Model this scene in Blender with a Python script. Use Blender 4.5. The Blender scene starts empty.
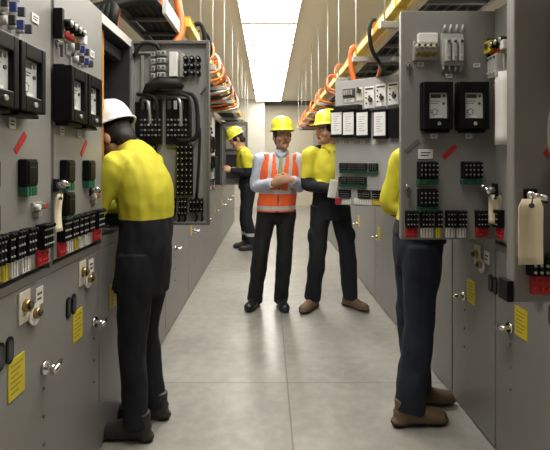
import bpy, bmesh, math, random
from mathutils import Vector, Matrix, Euler, noise
random.seed(7)
C = bpy.context.scene.collection
PI = math.pi
CAMZ = 1.36

# ------------------------------------------------------------------ materials
def mat(name, col, rough=.5, metal=0.0, noise_amt=0.0, scale=6.0, bump=0.0, emit=None, spec=.5, trans=0.0, alpha=1.0):
    m = bpy.data.materials.new(name); m.use_nodes = True
    nt = m.node_tree; b = nt.nodes['Principled BSDF']
    b.inputs['Base Color'].default_value = (*col, 1)
    b.inputs['Roughness'].default_value = rough
    b.inputs['Metallic'].default_value = metal
    b.inputs['Specular IOR Level'].default_value = spec
    if trans: b.inputs['Transmission Weight'].default_value = trans
    if emit:
        b.inputs['Emission Color'].default_value = (*emit[:3], 1); b.inputs['Emission Strength'].default_value = emit[3]
    if noise_amt or bump:
        tc = nt.nodes.new('ShaderNodeTexCoord'); nz = nt.nodes.new('ShaderNodeTexNoise')
        nz.inputs['Scale'].default_value = scale; nz.inputs['Detail'].default_value = 5
        nt.links.new(tc.outputs['Object'], nz.inputs['Vector'])
        if noise_amt:
            mx = nt.nodes.new('ShaderNodeMixRGB'); mx.blend_type = 'MIX'
            mx.inputs[1].default_value = (*[c*(1-noise_amt) for c in col], 1)
            mx.inputs[2].default_value = (*[min(1, c*(1+noise_amt)) for c in col], 1)
            nt.links.new(nz.outputs['Fac'], mx.inputs[0]); nt.links.new(mx.outputs[0], b.inputs['Base Color'])
        if bump:
            bp = nt.nodes.new('ShaderNodeBump'); bp.inputs['Strength'].default_value = bump; bp.inputs['Distance'].default_value = .01
            nt.links.new(nz.outputs['Fac'], bp.inputs['Height']); nt.links.new(bp.outputs[0], b.inputs['Normal'])
    return m

M = {}
M['panel']  = mat('grey_panel_paint', (.225,.218,.207), .40, 0, .06, 3)
M['frame']  = mat('dark_grey_frame', (.12,.118,.112), .5, 0, .06, 4)
M['inside'] = mat('light_grey_door_liner', (.27,.27,.265), .45, 0, .06, 4)
M['pale']   = mat('lit_grey_door', (.36,.36,.355), .45, 0, .05, 4)  # door grey made lighter to paint in the light falling on it
M['dark']   = mat('charcoal_steel_and_shade', (.02,.02,.021), .6, 0, .15, 8)  # also carries the painted shade inside the open units
M['black']  = mat('black_plastic', (.005,.005,.0055), .4, spec=.18)
M['rubber'] = mat('black_rubber', (.009,.009,.009), .6, 0, .2, 30, spec=.3)
M['white']  = mat('white_plastic', (.72,.71,.68), .45)
M['cream']  = mat('cream_plastic', (.62,.58,.48), .5)
M['dial']   = mat('meter_face', (.50,.51,.50), .3)
M['face']   = mat('white_meter_face', (.78,.79,.79), .35)
M['ink']    = mat('dark_print', (.05,.05,.055), .6)
M['red']    = mat('red_plastic', (.45,.012,.02), .45)
M['yellow'] = mat('yellow_label', (.62,.50,.02), .5)
M['olive']  = mat('faded_print', (.28,.22,.02), .6)
M['green']  = mat('green_base', (.015,.11,.055), .45)
M['chrome'] = mat('polished_steel', (.75,.74,.72), .18, 1)
M['steel']  = mat('galvanised_steel', (.50,.50,.48), .4, .7, .1, 15)
M['brass']  = mat('brass', (.40,.28,.10), .3, 1)
M['copper'] = mat('copper_bar', (.62,.28,.06), .4, .3)
M['clear']  = mat('milky_clear_cover', (.42,.41,.39), .15, 0)
M['blue']   = mat('blue_plastic', (.03,.05,.25), .4)
M['paper']  = mat('paper', (.72,.71,.66), .8, 0, .05, 20)
M['tag']    = mat('manila_tag', (.72,.62,.44), .75, 0, .07, 15)
M['orange'] = mat('orange_conduit', (.72,.15,.02), .45, 0, .1, 20)
M['duct']   = mat('yellow_duct', (.72,.50,.06), .45, 0, .08, 6)
M['railwhite'] = mat('pale_grey_rail', (.62,.61,.58), .4, 0, .05, 5)
M['lamp']   = mat('lamp_diffuser', (.9,.9,.88), .5, emit=(1,.965,.90,11.0))
M['housing']= mat('lamp_housing', (.75,.74,.70), .5)
M['wall']   = mat('cream_wall', (.60,.55,.44), .8, 0, .04, 2, .05)
M['wallpale']= mat('pale_wall', (.62,.59,.52), .8, 0, .04, 2, .05)
M['ceil']   = mat('ceiling_board', (.84,.78,.67), .85, 0, .05, 1.2, .05)
M['eyewhite'] = mat('eye', (.55,.53,.5), .25)
M['hivis']  = mat('yellow_hivis', (.58,.53,.03), .75, 0, .06, 25)
M['hatyellow']= mat('yellow_hat', (.78,.76,.06), .28)
M['hatwhite'] = mat('white_hat', (.80,.79,.77), .28)
M['navy']   = mat('navy_cloth', (.0055,.0065,.012), .85, 0, .25, 30)
M['jean']   = mat('dark_blue_denim', (.011,.015,.030), .85, 0, .3, 40)
M['blacktrouser'] = mat('black_trouser', (.005,.005,.0055), .8, 0, .2, 30)
M['shirtblue'] = mat('pale_blue_shirt', (.50,.55,.66), .8, 0, .06, 25)
M['orangevest'] = mat('orange_hivis', (.90,.13,.025), .7, 0, .06, 25)
M['silver'] = mat('silver_tape', (.55,.55,.55), .35, .2)
M['tie']    = mat('olive_tie', (.30,.29,.12), .6, 0, .2, 60)
M['skinA']  = mat('tan_skin', (.46,.25,.16), .55, 0, .08, 30)
M['skinB']  = mat('fair_skin', (.52,.28,.19), .55, 0, .08, 30)
M['lip']    = mat('lip', (.28,.09,.07), .5)
M['hair']   = mat('dark_hair', (.012,.009,.007), .6, 0, .3, 60)
M['hairgrey'] = mat('greying_hair', (.05,.045,.04), .6, 0, .3, 60)
M['bootbrown'] = mat('brown_boot', (.15,.095,.052), .7, 0, .2, 25)
M['bootdark'] = mat('dark_boot', (.028,.022,.018), .6, 0, .2, 25)
M['sole']   = mat('boot_sole', (.03,.024,.02), .8)
M['bootblack'] = mat('black_shoe', (.010,.010,.010), .35)

def concrete():
    m = bpy.data.materials.new('sealed_concrete'); m.use_nodes = True
    nt = m.node_tree; N = nt.nodes; L = nt.links; b = N['Principled BSDF']
    tc = N.new('ShaderNodeTexCoord')
    n1 = N.new('ShaderNodeTexNoise'); n1.inputs['Scale'].default_value = 1.3; n1.inputs['Detail'].default_value = 6; n1.inputs['Roughness'].default_value = .65
    n2 = N.new('ShaderNodeTexNoise'); n2.inputs['Scale'].default_value = 14; n2.inputs['Detail'].default_value = 6
    L.new(tc.outputs['Object'], n1.inputs['Vector']); L.new(tc.outputs['Object'], n2.inputs['Vector'])
    ad = N.new('ShaderNodeMath'); ad.operation = 'ADD'; L.new(n1.outputs['Fac'], ad.inputs[0])
    ml = N.new('ShaderNodeMath'); ml.operation = 'MULTIPLY'; ml.inputs[1].default_value = .45; L.new(n2.outputs['Fac'], ml.inputs[0]); L.new(ml.outputs[0], ad.inputs[1])
    rp = N.new('ShaderNodeValToRGB'); L.new(ad.outputs[0], rp.inputs[0])
    rp.color_ramp.elements[0].position = .45; rp.color_ramp.elements[0].color = (.21,.20,.175,1)
    rp.color_ramp.elements[1].position = .95; rp.color_ramp.elements[1].color = (.385,.375,.335,1)
    sp = N.new('ShaderNodeSeparateXYZ'); L.new(tc.outputs['Object'], sp.inputs[0])
    def line(out, pos, period, wd):
        s = N.new('ShaderNodeMath'); s.operation = 'SUBTRACT'; s.inputs[1].default_value = pos; L.new(out, s.inputs[0])
        p = N.new('ShaderNodeMath'); p.operation = 'PINGPONG'; p.inputs[1].default_value = period/2; L.new(s.outputs[0], p.inputs[0])
        c = N.new('ShaderNodeMath'); c.operation = 'LESS_THAN'; c.inputs[1].default_value = wd; L.new(p.outputs[0], c.inputs[0]); return c.outputs[0]
    mx = N.new('ShaderNodeMath'); mx.operation = 'MAXIMUM'
    L.new(line(sp.outputs['X'], .12, 3.0, .004), mx.inputs[0]); L.new(line(sp.outputs['Y'], 2.86, 3.0, .004), mx.inputs[1])
    mc = N.new('ShaderNodeMixRGB'); L.new(mx.outputs[0], mc.inputs[0]); L.new(rp.outputs[0], mc.inputs[1]); mc.inputs[2].default_value = (.17,.16,.14,1)
    L.new(mc.outputs[0], b.inputs['Base Color'])
    rr = N.new('ShaderNodeMapRange'); L.new(n1.outputs['Fac'], rr.inputs[0]); rr.inputs[3].default_value = .24; rr.inputs[4].default_value = .42
    L.new(rr.outputs[0], b.inputs['Roughness'])
    bp = N.new('ShaderNodeBump'); bp.inputs['Strength'].default_value = .04; bp.inputs['Distance'].default_value = .01; L.new(n2.outputs['Fac'], bp.inputs['Height']); L.new(bp.outputs[0], b.inputs['Normal'])
    return m
M['concrete'] = concrete()

# ------------------------------------------------------------------ mesh builder
class MB:
    def __init__(s): s.bm = bmesh.new(); s.mats = []
    def mi(s, m):
        if m not in s.mats: s.mats.append(m)
        return s.mats.index(m)
    def box(s, x0,y0,z0,x1,y1,z1, m, bev=0, rot=None):
        a = bmesh.ops.create_cube(s.bm, size=1)['verts']
        cx,cy,cz = (x0+x1)/2,(y0+y1)/2,(z0+z1)/2
        T = Matrix.Translation((cx,cy,cz))
        if rot: T = T @ Euler(rot).to_matrix().to_4x4()
        bmesh.ops.transform(s.bm, matrix=T @ Matrix.Diagonal((abs(x1-x0),abs(y1-y0),abs(z1-z0),1)), verts=a)
        fs = {f for v in a for f in v.link_faces}
        i = s.mi(m)
        for f in fs: f.material_index = i
        if bev:
            es = list({e for v in a for e in v.link_edges})
            r = bmesh.ops.bevel(s.bm, geom=es, offset=bev, segments=2, affect='EDGES', profile=.5)
            for f in r['faces']: f.material_index = i
        return s
    def tube(s, pts, r, m, n=8, side=None, caps=True, close=False):
        pts = [Vector(p) for p in pts]; i = s.mi(m)
        rs = r if isinstance(r, (list,tuple)) else [r]*len(pts)
        prev = None; rings = []
        for k,p in enumerate(pts):
            t = (pts[min(k+1,len(pts)-1)] - pts[max(k-1,0)]).normalized()
            if side is not None: a = Vector(side)
            elif prev is not None: a = prev
            else: a = Vector((1,0,0)) if abs(t.x) < .9 else Vector((0,0,1))
            a = (a - t*a.dot(t)).normalized(); prev = a
            c = t.cross(a)
            ra, rb = rs[k] if isinstance(rs[k], (list,tuple)) else (rs[k], rs[k])
            rings.append([s.bm.verts.new(p + a*ra*math.cos(2*PI*j/n) + c*rb*math.sin(2*PI*j/n)) for j in range(n)])
        for A,B in zip(rings, rings[1:]):
            for j in range(n):
                f = s.bm.faces.new((A[j],A[(j+1)%n],B[(j+1)%n],B[j])); f.material_index = i; f.smooth = True
        if caps:
            f = s.bm.faces.new(list(reversed(rings[0]))); f.material_index = i
            f = s.bm.faces.new(rings[-1]); f.material_index = i
        return s
    def cyl(s, p0, p1, r, m, n=12, r2=None): return s.tube([p0,p1], [r, r if r2 is None else r2], m, n)
    def ball(s, c, r, m, rot=None, seg=16):
        a = bmesh.ops.create_uvsphere(s.bm, u_segments=seg, v_segments=max(8,seg//2+2), radius=1)['verts']
        rr = r if isinstance(r,(tuple,list)) else (r,r,r)
        T = Matrix.Translation(c)
        if rot: T = T @ Euler(rot).to_matrix().to_4x4()
        bmesh.ops.transform(s.bm, matrix=T @ Matrix.Diagonal((*rr,1)), verts=a)
        i = s.mi(m)
        for f in {f for v in a for f in v.link_faces}: f.material_index = i; f.smooth = True
        return s
    def prism(s, outline, y0, y1, m):                      # outline in x,z, extruded along y
        i = s.mi(m)
        A = [s.bm.verts.new((x,y0,z)) for x,z in outline]; B = [s.bm.verts.new((x,y1,z)) for x,z in outline]
        n = len(A); fs = [s.bm.faces.new(A), s.bm.faces.new(list(reversed(B)))]
        for j in range(n): fs.append(s.bm.faces.new((A[j],B[j],B[(j+1)%n],A[(j+1)%n])))
        for f in fs: f.material_index = i
        bmesh.ops.recalc_face_normals(s.bm, faces=fs)
        return s
    def mesh(s, name):
        me = bpy.data.meshes.new(name); s.bm.to_mesh(me); s.bm.free()
        for k in s.mats: me.materials.append(M[k])
        return me
    def build(s, name, parent=None, loc=None, rz=0):
        return put(name, s.mesh(name), parent, loc, rz)

def put(name, me, parent=None, loc=None, rz=0, ry=0):
    o = bpy.data.objects.new(name, me); C.objects.link(o)
    if parent: o.parent = parent
    if loc: o.location = loc
    if rz or ry: o.rotation_euler = (0, ry, rz)
    return o
def tag(o, label, cat, group=None):
    o['label'] = label; o['category'] = cat
    if group: o['group'] = group
    return o
def struct(o): o['kind'] = 'structure'; return o
def thing(name, label, cat, loc=(0,0,0), rz=0, group=None):
    o = bpy.data.objects.new(name, None); C.objects.link(o); o.empty_display_size = .1
    o.location = loc; o.rotation_euler = (0,0,rz)
    return tag(o, label, cat, group)
def copy_tree(o, parent=None):
    c = o.copy(); C.objects.link(c)
    if parent: c.parent = parent
    for ch in list(o.children): copy_tree(ch, c)
    return c

def ordn(i): return ['first','second','third','fourth','fifth','sixth','seventh','eighth','ninth','tenth','eleventh','twelfth','thirteenth','fourteenth','fifteenth','sixteenth','seventeenth'][i]

# ------------------------------------------------------------------ camera
cam_d = bpy.data.cameras.new('camera'); cam = bpy.data.objects.new('camera', cam_d); C.objects.link(cam)
F = 460.0
cam_d.sensor_width = 36; cam_d.lens = 36*F/550
cam.location = (0,0,CAMZ); cam.rotation_euler = (PI/2,0,0)
cam_d.shift_x = 7/550; cam_d.shift_y = -61/550
cam_d.clip_start = .05
bpy.context.scene.camera = cam

# ------------------------------------------------------------------ room
XL, XR, YF, YB, HC = -2.3, 2.75, 15.0, -5.2, 3.4
def wall(name, a, b, m): return struct(MB().box(*a,*b,m).build(name))
wall('floor', (XL-.15,YB-.15,-.12), (XR+.15,YF+.15,0), 'concrete')
wall('ceiling', (XL-.15,YB-.15,HC), (XR+.15,YF+.15,HC+.12), 'ceil')
wall('wall_left', (XL-.15,YB-.15,0), (XL,YF+.15,HC), 'wallpale')
wall('wall_right', (XR,YB-.15,0), (XR+.15,YF+.15,HC), 'wallpale')
wall('wall_back', (XL,YF,0), (XR,YF+.15,HC), 'wall')
wall('wall_front', (XL,YB-.15,0), (XR,YB,HC), 'wallpale')
wall('wall_return', (XL,14.45,0), (-.10,YF,HC), 'wallpale')
wall('trim_1', (-.10,YF-.16,HC-.13), (XR,YF,HC), 'frame')

# ------------------------------------------------------------------ ceiling lights
FX, FW, FL = .02, .70, 1.13
fx0 = None; NL = 12
for i in range(NL):
    y0 = 14.30 - (i+1)*FL
    if fx0 is None:
        t = thing('ceiling_light', '', 'light', (FX,y0,HC))
        b = MB(); w = FW/2
        b.box(-w-.035,.0,-.068,-w-.029,FL,0,'housing',.001).box(w+.029,.0,-.068,w+.035,FL,0,'housing',.004)
        b.box(-w,.0,-.05,w,.03,0,'housing').box(-w,FL-.03,-.05,w,FL,0,'housing').box(-w,.03,-.012,w,FL-.03,0,'housing')
        b.build('housing', t)
        d = MB(); d.box(-w-.028,.045,-.085,w+.028,FL-.045,-.04,'lamp',.02); d.build('diffuser', t)
        for q in (0,FL-.045): MB().box(-w-.036,q,-.094,w+.036,q+.045,-.05,'housing',.003).build('end_band', t)
        for sx in (-1,1):
            MB().cyl((sx*.27,.0,-.11),(sx*.27,.0,-.08),.022,'steel').ball((sx*.27,0,-.11),(.024,.024,.01),'steel').build('catch', t)
        fx0 = t
    else:
        t = copy_tree(fx0); t.location = (FX,y0,HC)
    lab = 'long white ceiling light fixture, ' + ('the one nearest the far wall' if i==0 else ('last of the row' if i==NL-1 else ordn(i)+' from the far wall'))
    tag(t, lab, 'light', 'row of ceiling light fixtures over the aisle')

for k in range(3):
    t = copy_tree(fx0); t.location = (1.95,.1+k*1.2,HC)
    tag(t,'long white ceiling light fixture above the right-hand cabinets, beyond the top edge, '+('nearest','middle','farthest')[k],'light','ceiling light fixtures above the right row')

# ------------------------------------------------------------------ component meshes (front view: x right, z up, front towards -y)
_c = {}
def comp(fn):
    def w(*a):
        k = (fn.__name__,)+a
        if k not in _c: _c[k] = fn(*a)
        return _c[k]
    return w
def screw(b, x, z, y=0): b.cyl((x,y,z),(x,y-.006,z),.006,'steel',8)
@comp
def meter(face):
    b = MB()
    b.box(-.078,-.05,-.118,.078,0,.118,'black',.008)
    # raised bezel with a recessed window
    for x0,x1,z0,z1 in ((-.074,-.048,-.113,.113),(.048,.074,-.113,.113),(-.048,.048,.062,.113),(-.048,.048,-.113,-.062)):
        b.box(x0,-.078,z0,x1,-.045,z1,'black',.004)
    fc = 'face' if face else 'dial'
    b.box(-.048,-.058,-.062,.048,-.045,.062,fc)
    b.box(-.036,-.0595,.036,.016,-.058,.054,'ink'); b.box(.026,-.0595,.040,.038,-.058,.052,'ink')
    b.cyl((.030,-.058,.010),(.030,-.062,.010),.007,'ink',10)
    for k in range(6):
        z = .020-.011*k
        if k in (0,1,4,5): b.box(-.038,-.0592,z,-.038+.05-.008*(k%3),-.058,z+.003,'ink')
    b.prism([(-.012+.016*math.cos(a*PI/3)-.004,-.03+.018*math.sin(a*PI/3)) for a in range(6)],-.0594,-.058,'ink')
    b.prism([(-.012+.012*math.cos(a*PI/3)-.004,-.03+.014*math.sin(a*PI/3)) for a in range(6)],-.0598,-.0594,fc)
    b.box(-.016,-.062,-.058,.02,-.058,-.048,'white')
    b.cyl((0,-.078,-.088),(0,-.086,-.088),.009,'steel',10)
    b.box(-.06,-.06,-.130,.06,-.004,-.118,'black',.003)
    return b.mesh('meter')
@comp
def relay(w, h):
    b = MB(); n = max(3, round(w/.018))
    b.box(-w/2,-.02,-h/2,w/2,0,h/2,'black',.002)
    for k in range(n):
        x = -w/2 + (k+.5)*w/n
        b.box(x-.35*w/n,-.045,-h/2+.004,x+.35*w/n,-.018,h/2-.004,'black',.003)
        for q in (-.25,.02,.28): b.cyl((x,-.045,q*h),(x,-.049,q*h),.0035,'steel',6)
    b.box(-w/2-.002,-.028,-h/2-.026,w/2+.002,0,-h/2-.001,'green',.002)
    for k in range(n):
        x = -w/2 + (k+.5)*w/n
        b.cyl((x,-.028,-h/2-.014),(x,-.033,-h/2-.014),.005,'green',6)
    return b.mesh('relay')
@comp
def boxrelay(w, h):
    b = MB()
    b.box(-w/2,-.03,-h/2,w/2,0,h/2,'black',.006).box(-w/2+.008,-.034,-h/2+.008,w/2-.008,-.029,h/2-.008,'black',.002)
    b.box(-w/2+.012,-.0352,h*.18,w/2-.02,-.034,h*.22,'ink')
    for k in range(4):
        x = -w*.36 + k*w*.24
        b.box(x-w*.09,-.03,-h/2-.03,x+w*.09,0,-h/2,'green',.003)
    return b.mesh('relay')
@comp
def terminal(w, h):
    b = MB(); n = max(2, round(w/.0145))
    b.box(-w/2,-.012,-h/2,w/2,0,h/2,'black')
    for k in range(n):
        x = -w/2+(k+.5)*w/n; g = .4*w/n
        b.box(x-g,-.03,-h/2,x+g,-.01,h/2,'black',.002)
        b.ball((x,-.03,h/2-.006),(g*.9,.012,.009),'black',seg=8)
        for q in (-.3,0,.3): b.cyl((x,-.03,q*h),(x,-.0335,q*h),.0035,'steel',6)
    return b.mesh('terminal_block')
@comp
def colour_label(w, h, m):
    b = MB(); b.box(-w/2,-.012,-h/2,w/2,0,h/2,m,.003)
    n = max(1, round(w/.016))
    for k in range(n):
        x = -w/2+(k+.5)*w/n
        if m == 'red':
            b.ball((x,-.012,h*.2),(.005,.006,.006),'red',seg=8); b.ball((x,-.012,-h*.22),(.005,.006,.006),'red',seg=8)
        else:
            b.box(x-.001,-.0128,-h*.4,x+.001,-.012,h*.4,'ink')
    return b.mesh('terminal_label')
@comp
def small_label(w, h):
    b = MB(); b.box(-w/2,-.004,-h/2,w/2,0,h/2,'white',.001)
    b.box(-w*.34,-.0046,h*.08,w*.30,-.004,h*.2,'ink').box(-w*.34,-.0046,-h*.2,w*.2,-.004,-h*.08,'ink')
    return b.mesh('label_plate')
@comp
def sticker(w, h):
    b = MB(); b.box(-w/2,-.003,-h/2,w/2,0,h/2,'yellow')
    for k in range(6):
        z = h*.34 - k*h*.135
        b.box(-w*.36,-.0036,z-h*.018,w*(.36-.12*((k*7)%3)),-.003,z+h*.018,'olive')
    return b.mesh('warning_sticker')
@comp
def tape(m):
    b = MB(); b.box(-.042,-.003,-.011,.042,0,.011,m,.001); return b.mesh('tape')
@comp
def fuse_holder():
    b = MB()
    b.box(-.05,-.02,-.075,.05,0,.075,'clear',.004)
    for x in (-.03,0,.03):
        b.box(x-.011,-.05,-.06,x+.011,-.02,.045,'clear',.004)
        b.cyl((x,-.05,.03),(x,-.058,.03),.006,'ink',8).cyl((x,-.05,-.035),(x,-.058,-.035),.006,'steel',8)
    for x in (-.042,-.014,.014,.042):
        b.tube([(x,-.01,.075),(x,-.03,.095),(x+.01,-.01,.115)],.005,'clear',6)
        b.tube([(x,-.01,-.075),(x-.004,-.028,-.09),(x,-.002,-.105)],.005,'steel',6)
    return b.mesh('fuse_holder')
@comp
def test_block():
    b = MB()
    b.box(-.055,-.02,-.05,.055,0,.04,'steel',.004)
    for k in range(4):
        x = -.039+.026*k
        b.cyl((x,-.02,.012),(x,-.055,.012),.0105,'cream',10).cyl((x,-.02,-.026),(x,-.045,-.026),.010,'brass',10)
        b.ball((x,-.055,.012),(.007,.004,.007),'ink',seg=8)
    b.box(-.035,-.03,.03,.055,-.002,.075,'white',.004)
    return b.mesh('test_block')
@comp
def switch_bank():
    b = MB()
    b.box(-.085,-.012,-.04,.085,0,.04,'cream',.004).box(-.095,-.035,-.05,-.075,0,.06,'black',.003)
    for k in range(4):
        x = -.05+.04*k
        b.cyl((x,-.012,.015),(x,-.05,.015),.016,'black',12).ball((x,-.05,.015),(.012,.006,.012),'steel',seg=10)
    b.box(-.055,-.03,-.032,.02,-.01,-.012,'red',.003).box(.025,-.03,-.032,.07,-.01,-.014,'brass',.003)
    b.box(.07,-.05,-.03,.10,-.01,.01,'white',.004)
    return b.mesh('switch_bank')
@comp
def knob_row():
    b = MB()
    b.box(-.07,-.006,-.03,.07,0,.03,'clear',.003)
    for x,m in ((-.045,'white'),(0,'blue'),(.045,'white')):
        b.cyl((x,-.006,.006),(x,-.03,.006),.014,'white',12); b.box(x-.005,-.05,-.008,x+.005,-.028,.02,m if m!='white' else 'ink',.002)
    return b.mesh('knob_row')
@comp
def keylock():
    b = MB(); b.cyl((0,0,0),(0,-.014,0),.014,'chrome',14).cyl((0,-.014,0),(0,-.022,0),.008,'steel',10)
    b.box(-.004,-.024,-.05,.004,-.014,.002,'ink',.001); return b.mesh('lock')
@comp
def t_handle():
    b = MB(); b.cyl((0,0,0),(0,-.012,0),.024,'chrome',18).cyl((0,-.012,0),(0,-.045,0),.010,'chrome',12)
    b.tube([(-.035,-.047,-.006),(0,-.05,.002),(.04,-.045,.01)],[.009,.013,.008],'chrome',10); return b.mesh('handle')
@comp
def swing_handle():
    b = MB(); b.box(-.022,-.012,-.03,.022,0,.03,'black',.004).cyl((0,-.012,0),(0,-.045,0),.014,'steel',12)
    b.tube([(-.02,-.05,.010),(.02,-.052,.004),(.03,-.045,-.012)],[.011,.012,.008],'chrome',10).ball((-.022,-.05,.012),.014,'chrome')
    return b.mesh('handle')
@comp
def key_switch(side):
    b = MB()
    b.box(-.045,-.006,-.045,.025,0,.06,'cream',.003)
    b.cyl((-.01,-.006,.012),(-.01,-.024,.012),.020,'brass',16).cyl((-.01,-.024,.012),(-.01,-.030,.012),.012,'ink',12)
    b.tube([(.045,-.004,-.035),(.045,-.012,-.035)],.036,'white',18)
    b.cyl((.045,-.012,-.03),(.045,-.028,-.03),.018,'brass',14).cyl((.045,-.028,-.03),(.045,-.034,-.03),.010,'ink',10)
    return b.mesh('key_switch')
@comp
def slot():
    b = MB(); w,h = .020,.042
    pts = [(w*math.cos(a), (h-w if math.sin(a)>=0 else w-h)+w*math.sin(a)) for a in [2*PI*k/16+.01 for k in range(16)]]
    b.prism(pts,-.005,0,'black'); b.prism([(x*.6,z*.75) for x,z in pts],-.006,-.005,'ink')
    return b.mesh('slot')
@comp
def pushbuttons():
    b = MB(); b.box(-.04,-.012,-.02,.04,0,.02,'steel',.003)
    for x,m in ((-.026,'white'),(0,'green'),(.028,'red')): b.cyl((x,-.012,0),(x,-.035,0),.013,m,12)
    b.box(-.02,-.025,-.045,.02,0,-.02,'steel',.003)
    return b.mesh('push_buttons')
@comp
def bolt():
    b = MB(); b.cyl((0,0,0),(0,-.005,0),.006,'frame',8); return b.mesh('bolt')
@comp
def door_sheet(W, H, m='panel'):
    b = MB(); b.box(0,0,0,W,.022,H,m,.004)
    b.box(.004,.02,.004,.016,.045,H-.004,m).box(W-.016,.02,.004,W-.004,.045,H-.004,m).box(.016,.02,.004,W-.016,.045,.016,m).box(.016,.02,H-.016,W-.016,.045,H-.004,m)
    return b.mesh('door')

def add(door, name, me, u, v, ry=0, n=0): return put(name, me, door, (u,-n,v), 0, ry)

def front_std(d, s=1.0, extra=True, detail=True):
    """two meters over relays and a terminal row"""
    for u in (.153,.316): add(d,'meter',meter(0),u*s,.62); add(d,'label_plate',small_label(.032,.022),u*s,.484)
    add(d,'terminal_block',relay(.09,.08),.118*s,.325); add(d,'terminal_block',relay(.09,.08),.322*s,.325); add(d,'terminal_block',relay(.09,.08),.118*s,.197)
    for u,w,m in ((.046,.056,'red'),(.117,.058,'white'),(.172,.026,'yellow'),(.226,.042,'white'),(.278,.042,'white'),(.372,.056,'red')):
        add(d,'terminal_block',terminal(w,.078),u*s,.098)
        o = add(d,'terminal_label',colour_label(w,.046,m),u*s,.034); o['label'] = m+' terminal label'
    if not detail: return
    o = add(d,'tape_strip',tape('red'),.226*s,.41,-PI/4); o['label'] = 'red tape stuck on at a slant'
    o = add(d,'tape_strip',tape('frame'),.052*s,.437,-.7); o['label'] = 'grey tape stuck on at a slant'
    add(d,'label_plate',small_label(.07,.045),.114*s,.40)
    add(d,'test_block',test_block(),.107*s,.884); add(d,'fuse_holder',fuse_holder(),.233*s,.884)
    for u,v in ((.09,.818),(.223,.765),(.353,.814)): add(d,'label_plate',small_label(.032,.02),u*s,v)
    add(d,'lock',keylock(),.033*s,.814); add(d,'lock',keylock(),.028*s,.247)

def front_left(d, s=1.0, second=False):
    """closed relay doors of the left row"""
    for u in (.062,.222): add(d,'meter',meter(0),u*s,.612).scale = (1,.9,.9); add(d,'label_plate',small_label(.034,.035),u*s,.478)
    for u,v in ((.08,.325),(.29,.325),(.08,.20)): add(d,'relay',boxrelay(.072,.088),u*s,v)
    for u,w,m in ((.05,.056,'red'),(.12,.05,'white'),(.175,.026,'yellow'),(.225,.042,'white'),(.29,.05,'white'),(.40,.07,'red')):
        add(d,'terminal_block',terminal(w,.085),u*s,.105)
        o = add(d,'terminal_label',colour_label(w,.055,m),u*s,.034); o['label'] = m+' terminal label'
    o = add(d,'tape_strip',tape('red'),.27*s,.42,-PI/4); o['label'] = 'red tape stuck on at a slant'
    add(d,'switch_bank',switch_bank(),.085*s,.862); add(d,'knob_row',knob_row(),.16*s,.805); add(d,'knob_row',knob_row(),.20*s,.765)
    add(d,'label_plate',small_label(.045,.03),.36*s,.84)
    (None if second else setattr(add(d,'push_buttons',pushbuttons(),.365*s,.21),'scale',(.75,.75,.75))); add(d,'lock',keylock(),.022*s,.80)

# ------------------------------------------------------------------ cabinets
LZ = .985          # top of the lower row
UH = 1.10          # height of the upper units
DEP = .62
def frame_xf(cab): return Matrix.Translation(cab.location) @ Matrix.Rotation(cab.rotation_euler.z, 4, 'Z')
def closed_body(W):
    b = MB(); b.box(.004,.03,.0,W-.004,DEP,UH,'panel'); b.box(.001,-.012,0,.009,.03,UH,'frame').box(W-.009,-.012,0,W-.001,.03,UH,'frame')
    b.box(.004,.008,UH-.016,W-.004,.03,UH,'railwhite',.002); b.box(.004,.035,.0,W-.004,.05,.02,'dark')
    return b
def open_body(W):
    b = MB(); t = .02
    b.box(.004,.0,0,.004+t,DEP,UH,'panel').box(W-.004-t,0,0,W-.004,DEP,UH,'panel').box(.004+t,DEP-t,0,W-.004-t,DEP,UH,'dark')  # back coloured dark to paint in the unlit interior
    b.box(.004+t,.0,0,W-.004-t,DEP-t,t,'panel').box(.004+t,0,UH-t,W-.004-t,DEP-t,UH,'panel')
    b.box(.004,-.004,UH-.045,W-.004,.0,UH,'railwhite')
    return b
def upper(label, x, y, W, side, door=True, group=None):
    """side +1: left row facing +x, y is the near end; side -1: right row facing -x, y is the far end"""
    t = thing('relay_cabinet', label, 'cabinet', (x,y,LZ), PI/2*side, group)
    (closed_body(W) if door else open_body(W)).build('cabinet_body', t)
    if door:
        d = put('door', door_sheet(W-.022,1.07), t, (.011,-.018,.022)); return t, d
    return t, None
def hang_door(cab, W, world_xy, yaw, m='panel', H=1.07):
    d = put('door', door_sheet(W,H,m), cab)
    wm = Matrix.Translation((world_xy[0],world_xy[1],LZ+.0215)) @ Matrix.Rotation(yaw,4,'Z')
    lm = frame_xf(cab).inverted() @ wm
    d.location = lm.to_translation(); d.rotation_euler = lm.to_euler()
    return d
def rack(cab, W):
    """equipment inside an open unit, with the interior shade painted in as dark colour"""
    b = MB()
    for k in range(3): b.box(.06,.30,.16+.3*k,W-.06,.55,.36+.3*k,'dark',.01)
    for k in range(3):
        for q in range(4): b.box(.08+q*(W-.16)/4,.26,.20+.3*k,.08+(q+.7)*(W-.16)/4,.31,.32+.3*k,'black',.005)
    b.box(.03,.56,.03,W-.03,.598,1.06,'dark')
    b.box(.0245,.004,.021,.032,.59,1.05,'dark').box(W-.032,.004,.021,W-.0245,.59,1.05,'dark').box(.032,.004,1.05,W-.032,.59,1.078,'dark')  # near-black lining over sides and top paints in the interior shade
    b.build('rack_and_painted_shade', cab)
    for k in range(5):
        x = .07 + k*(W-.14)/4
        MB().tube([(x,.24,1.06),(x+.01,.22,.8),(x-.015,.20,.55),(x+.02,.22,.3),(x,.25,.03)],.014,'rubber',8).build('wiring_loom', cab)

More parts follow.
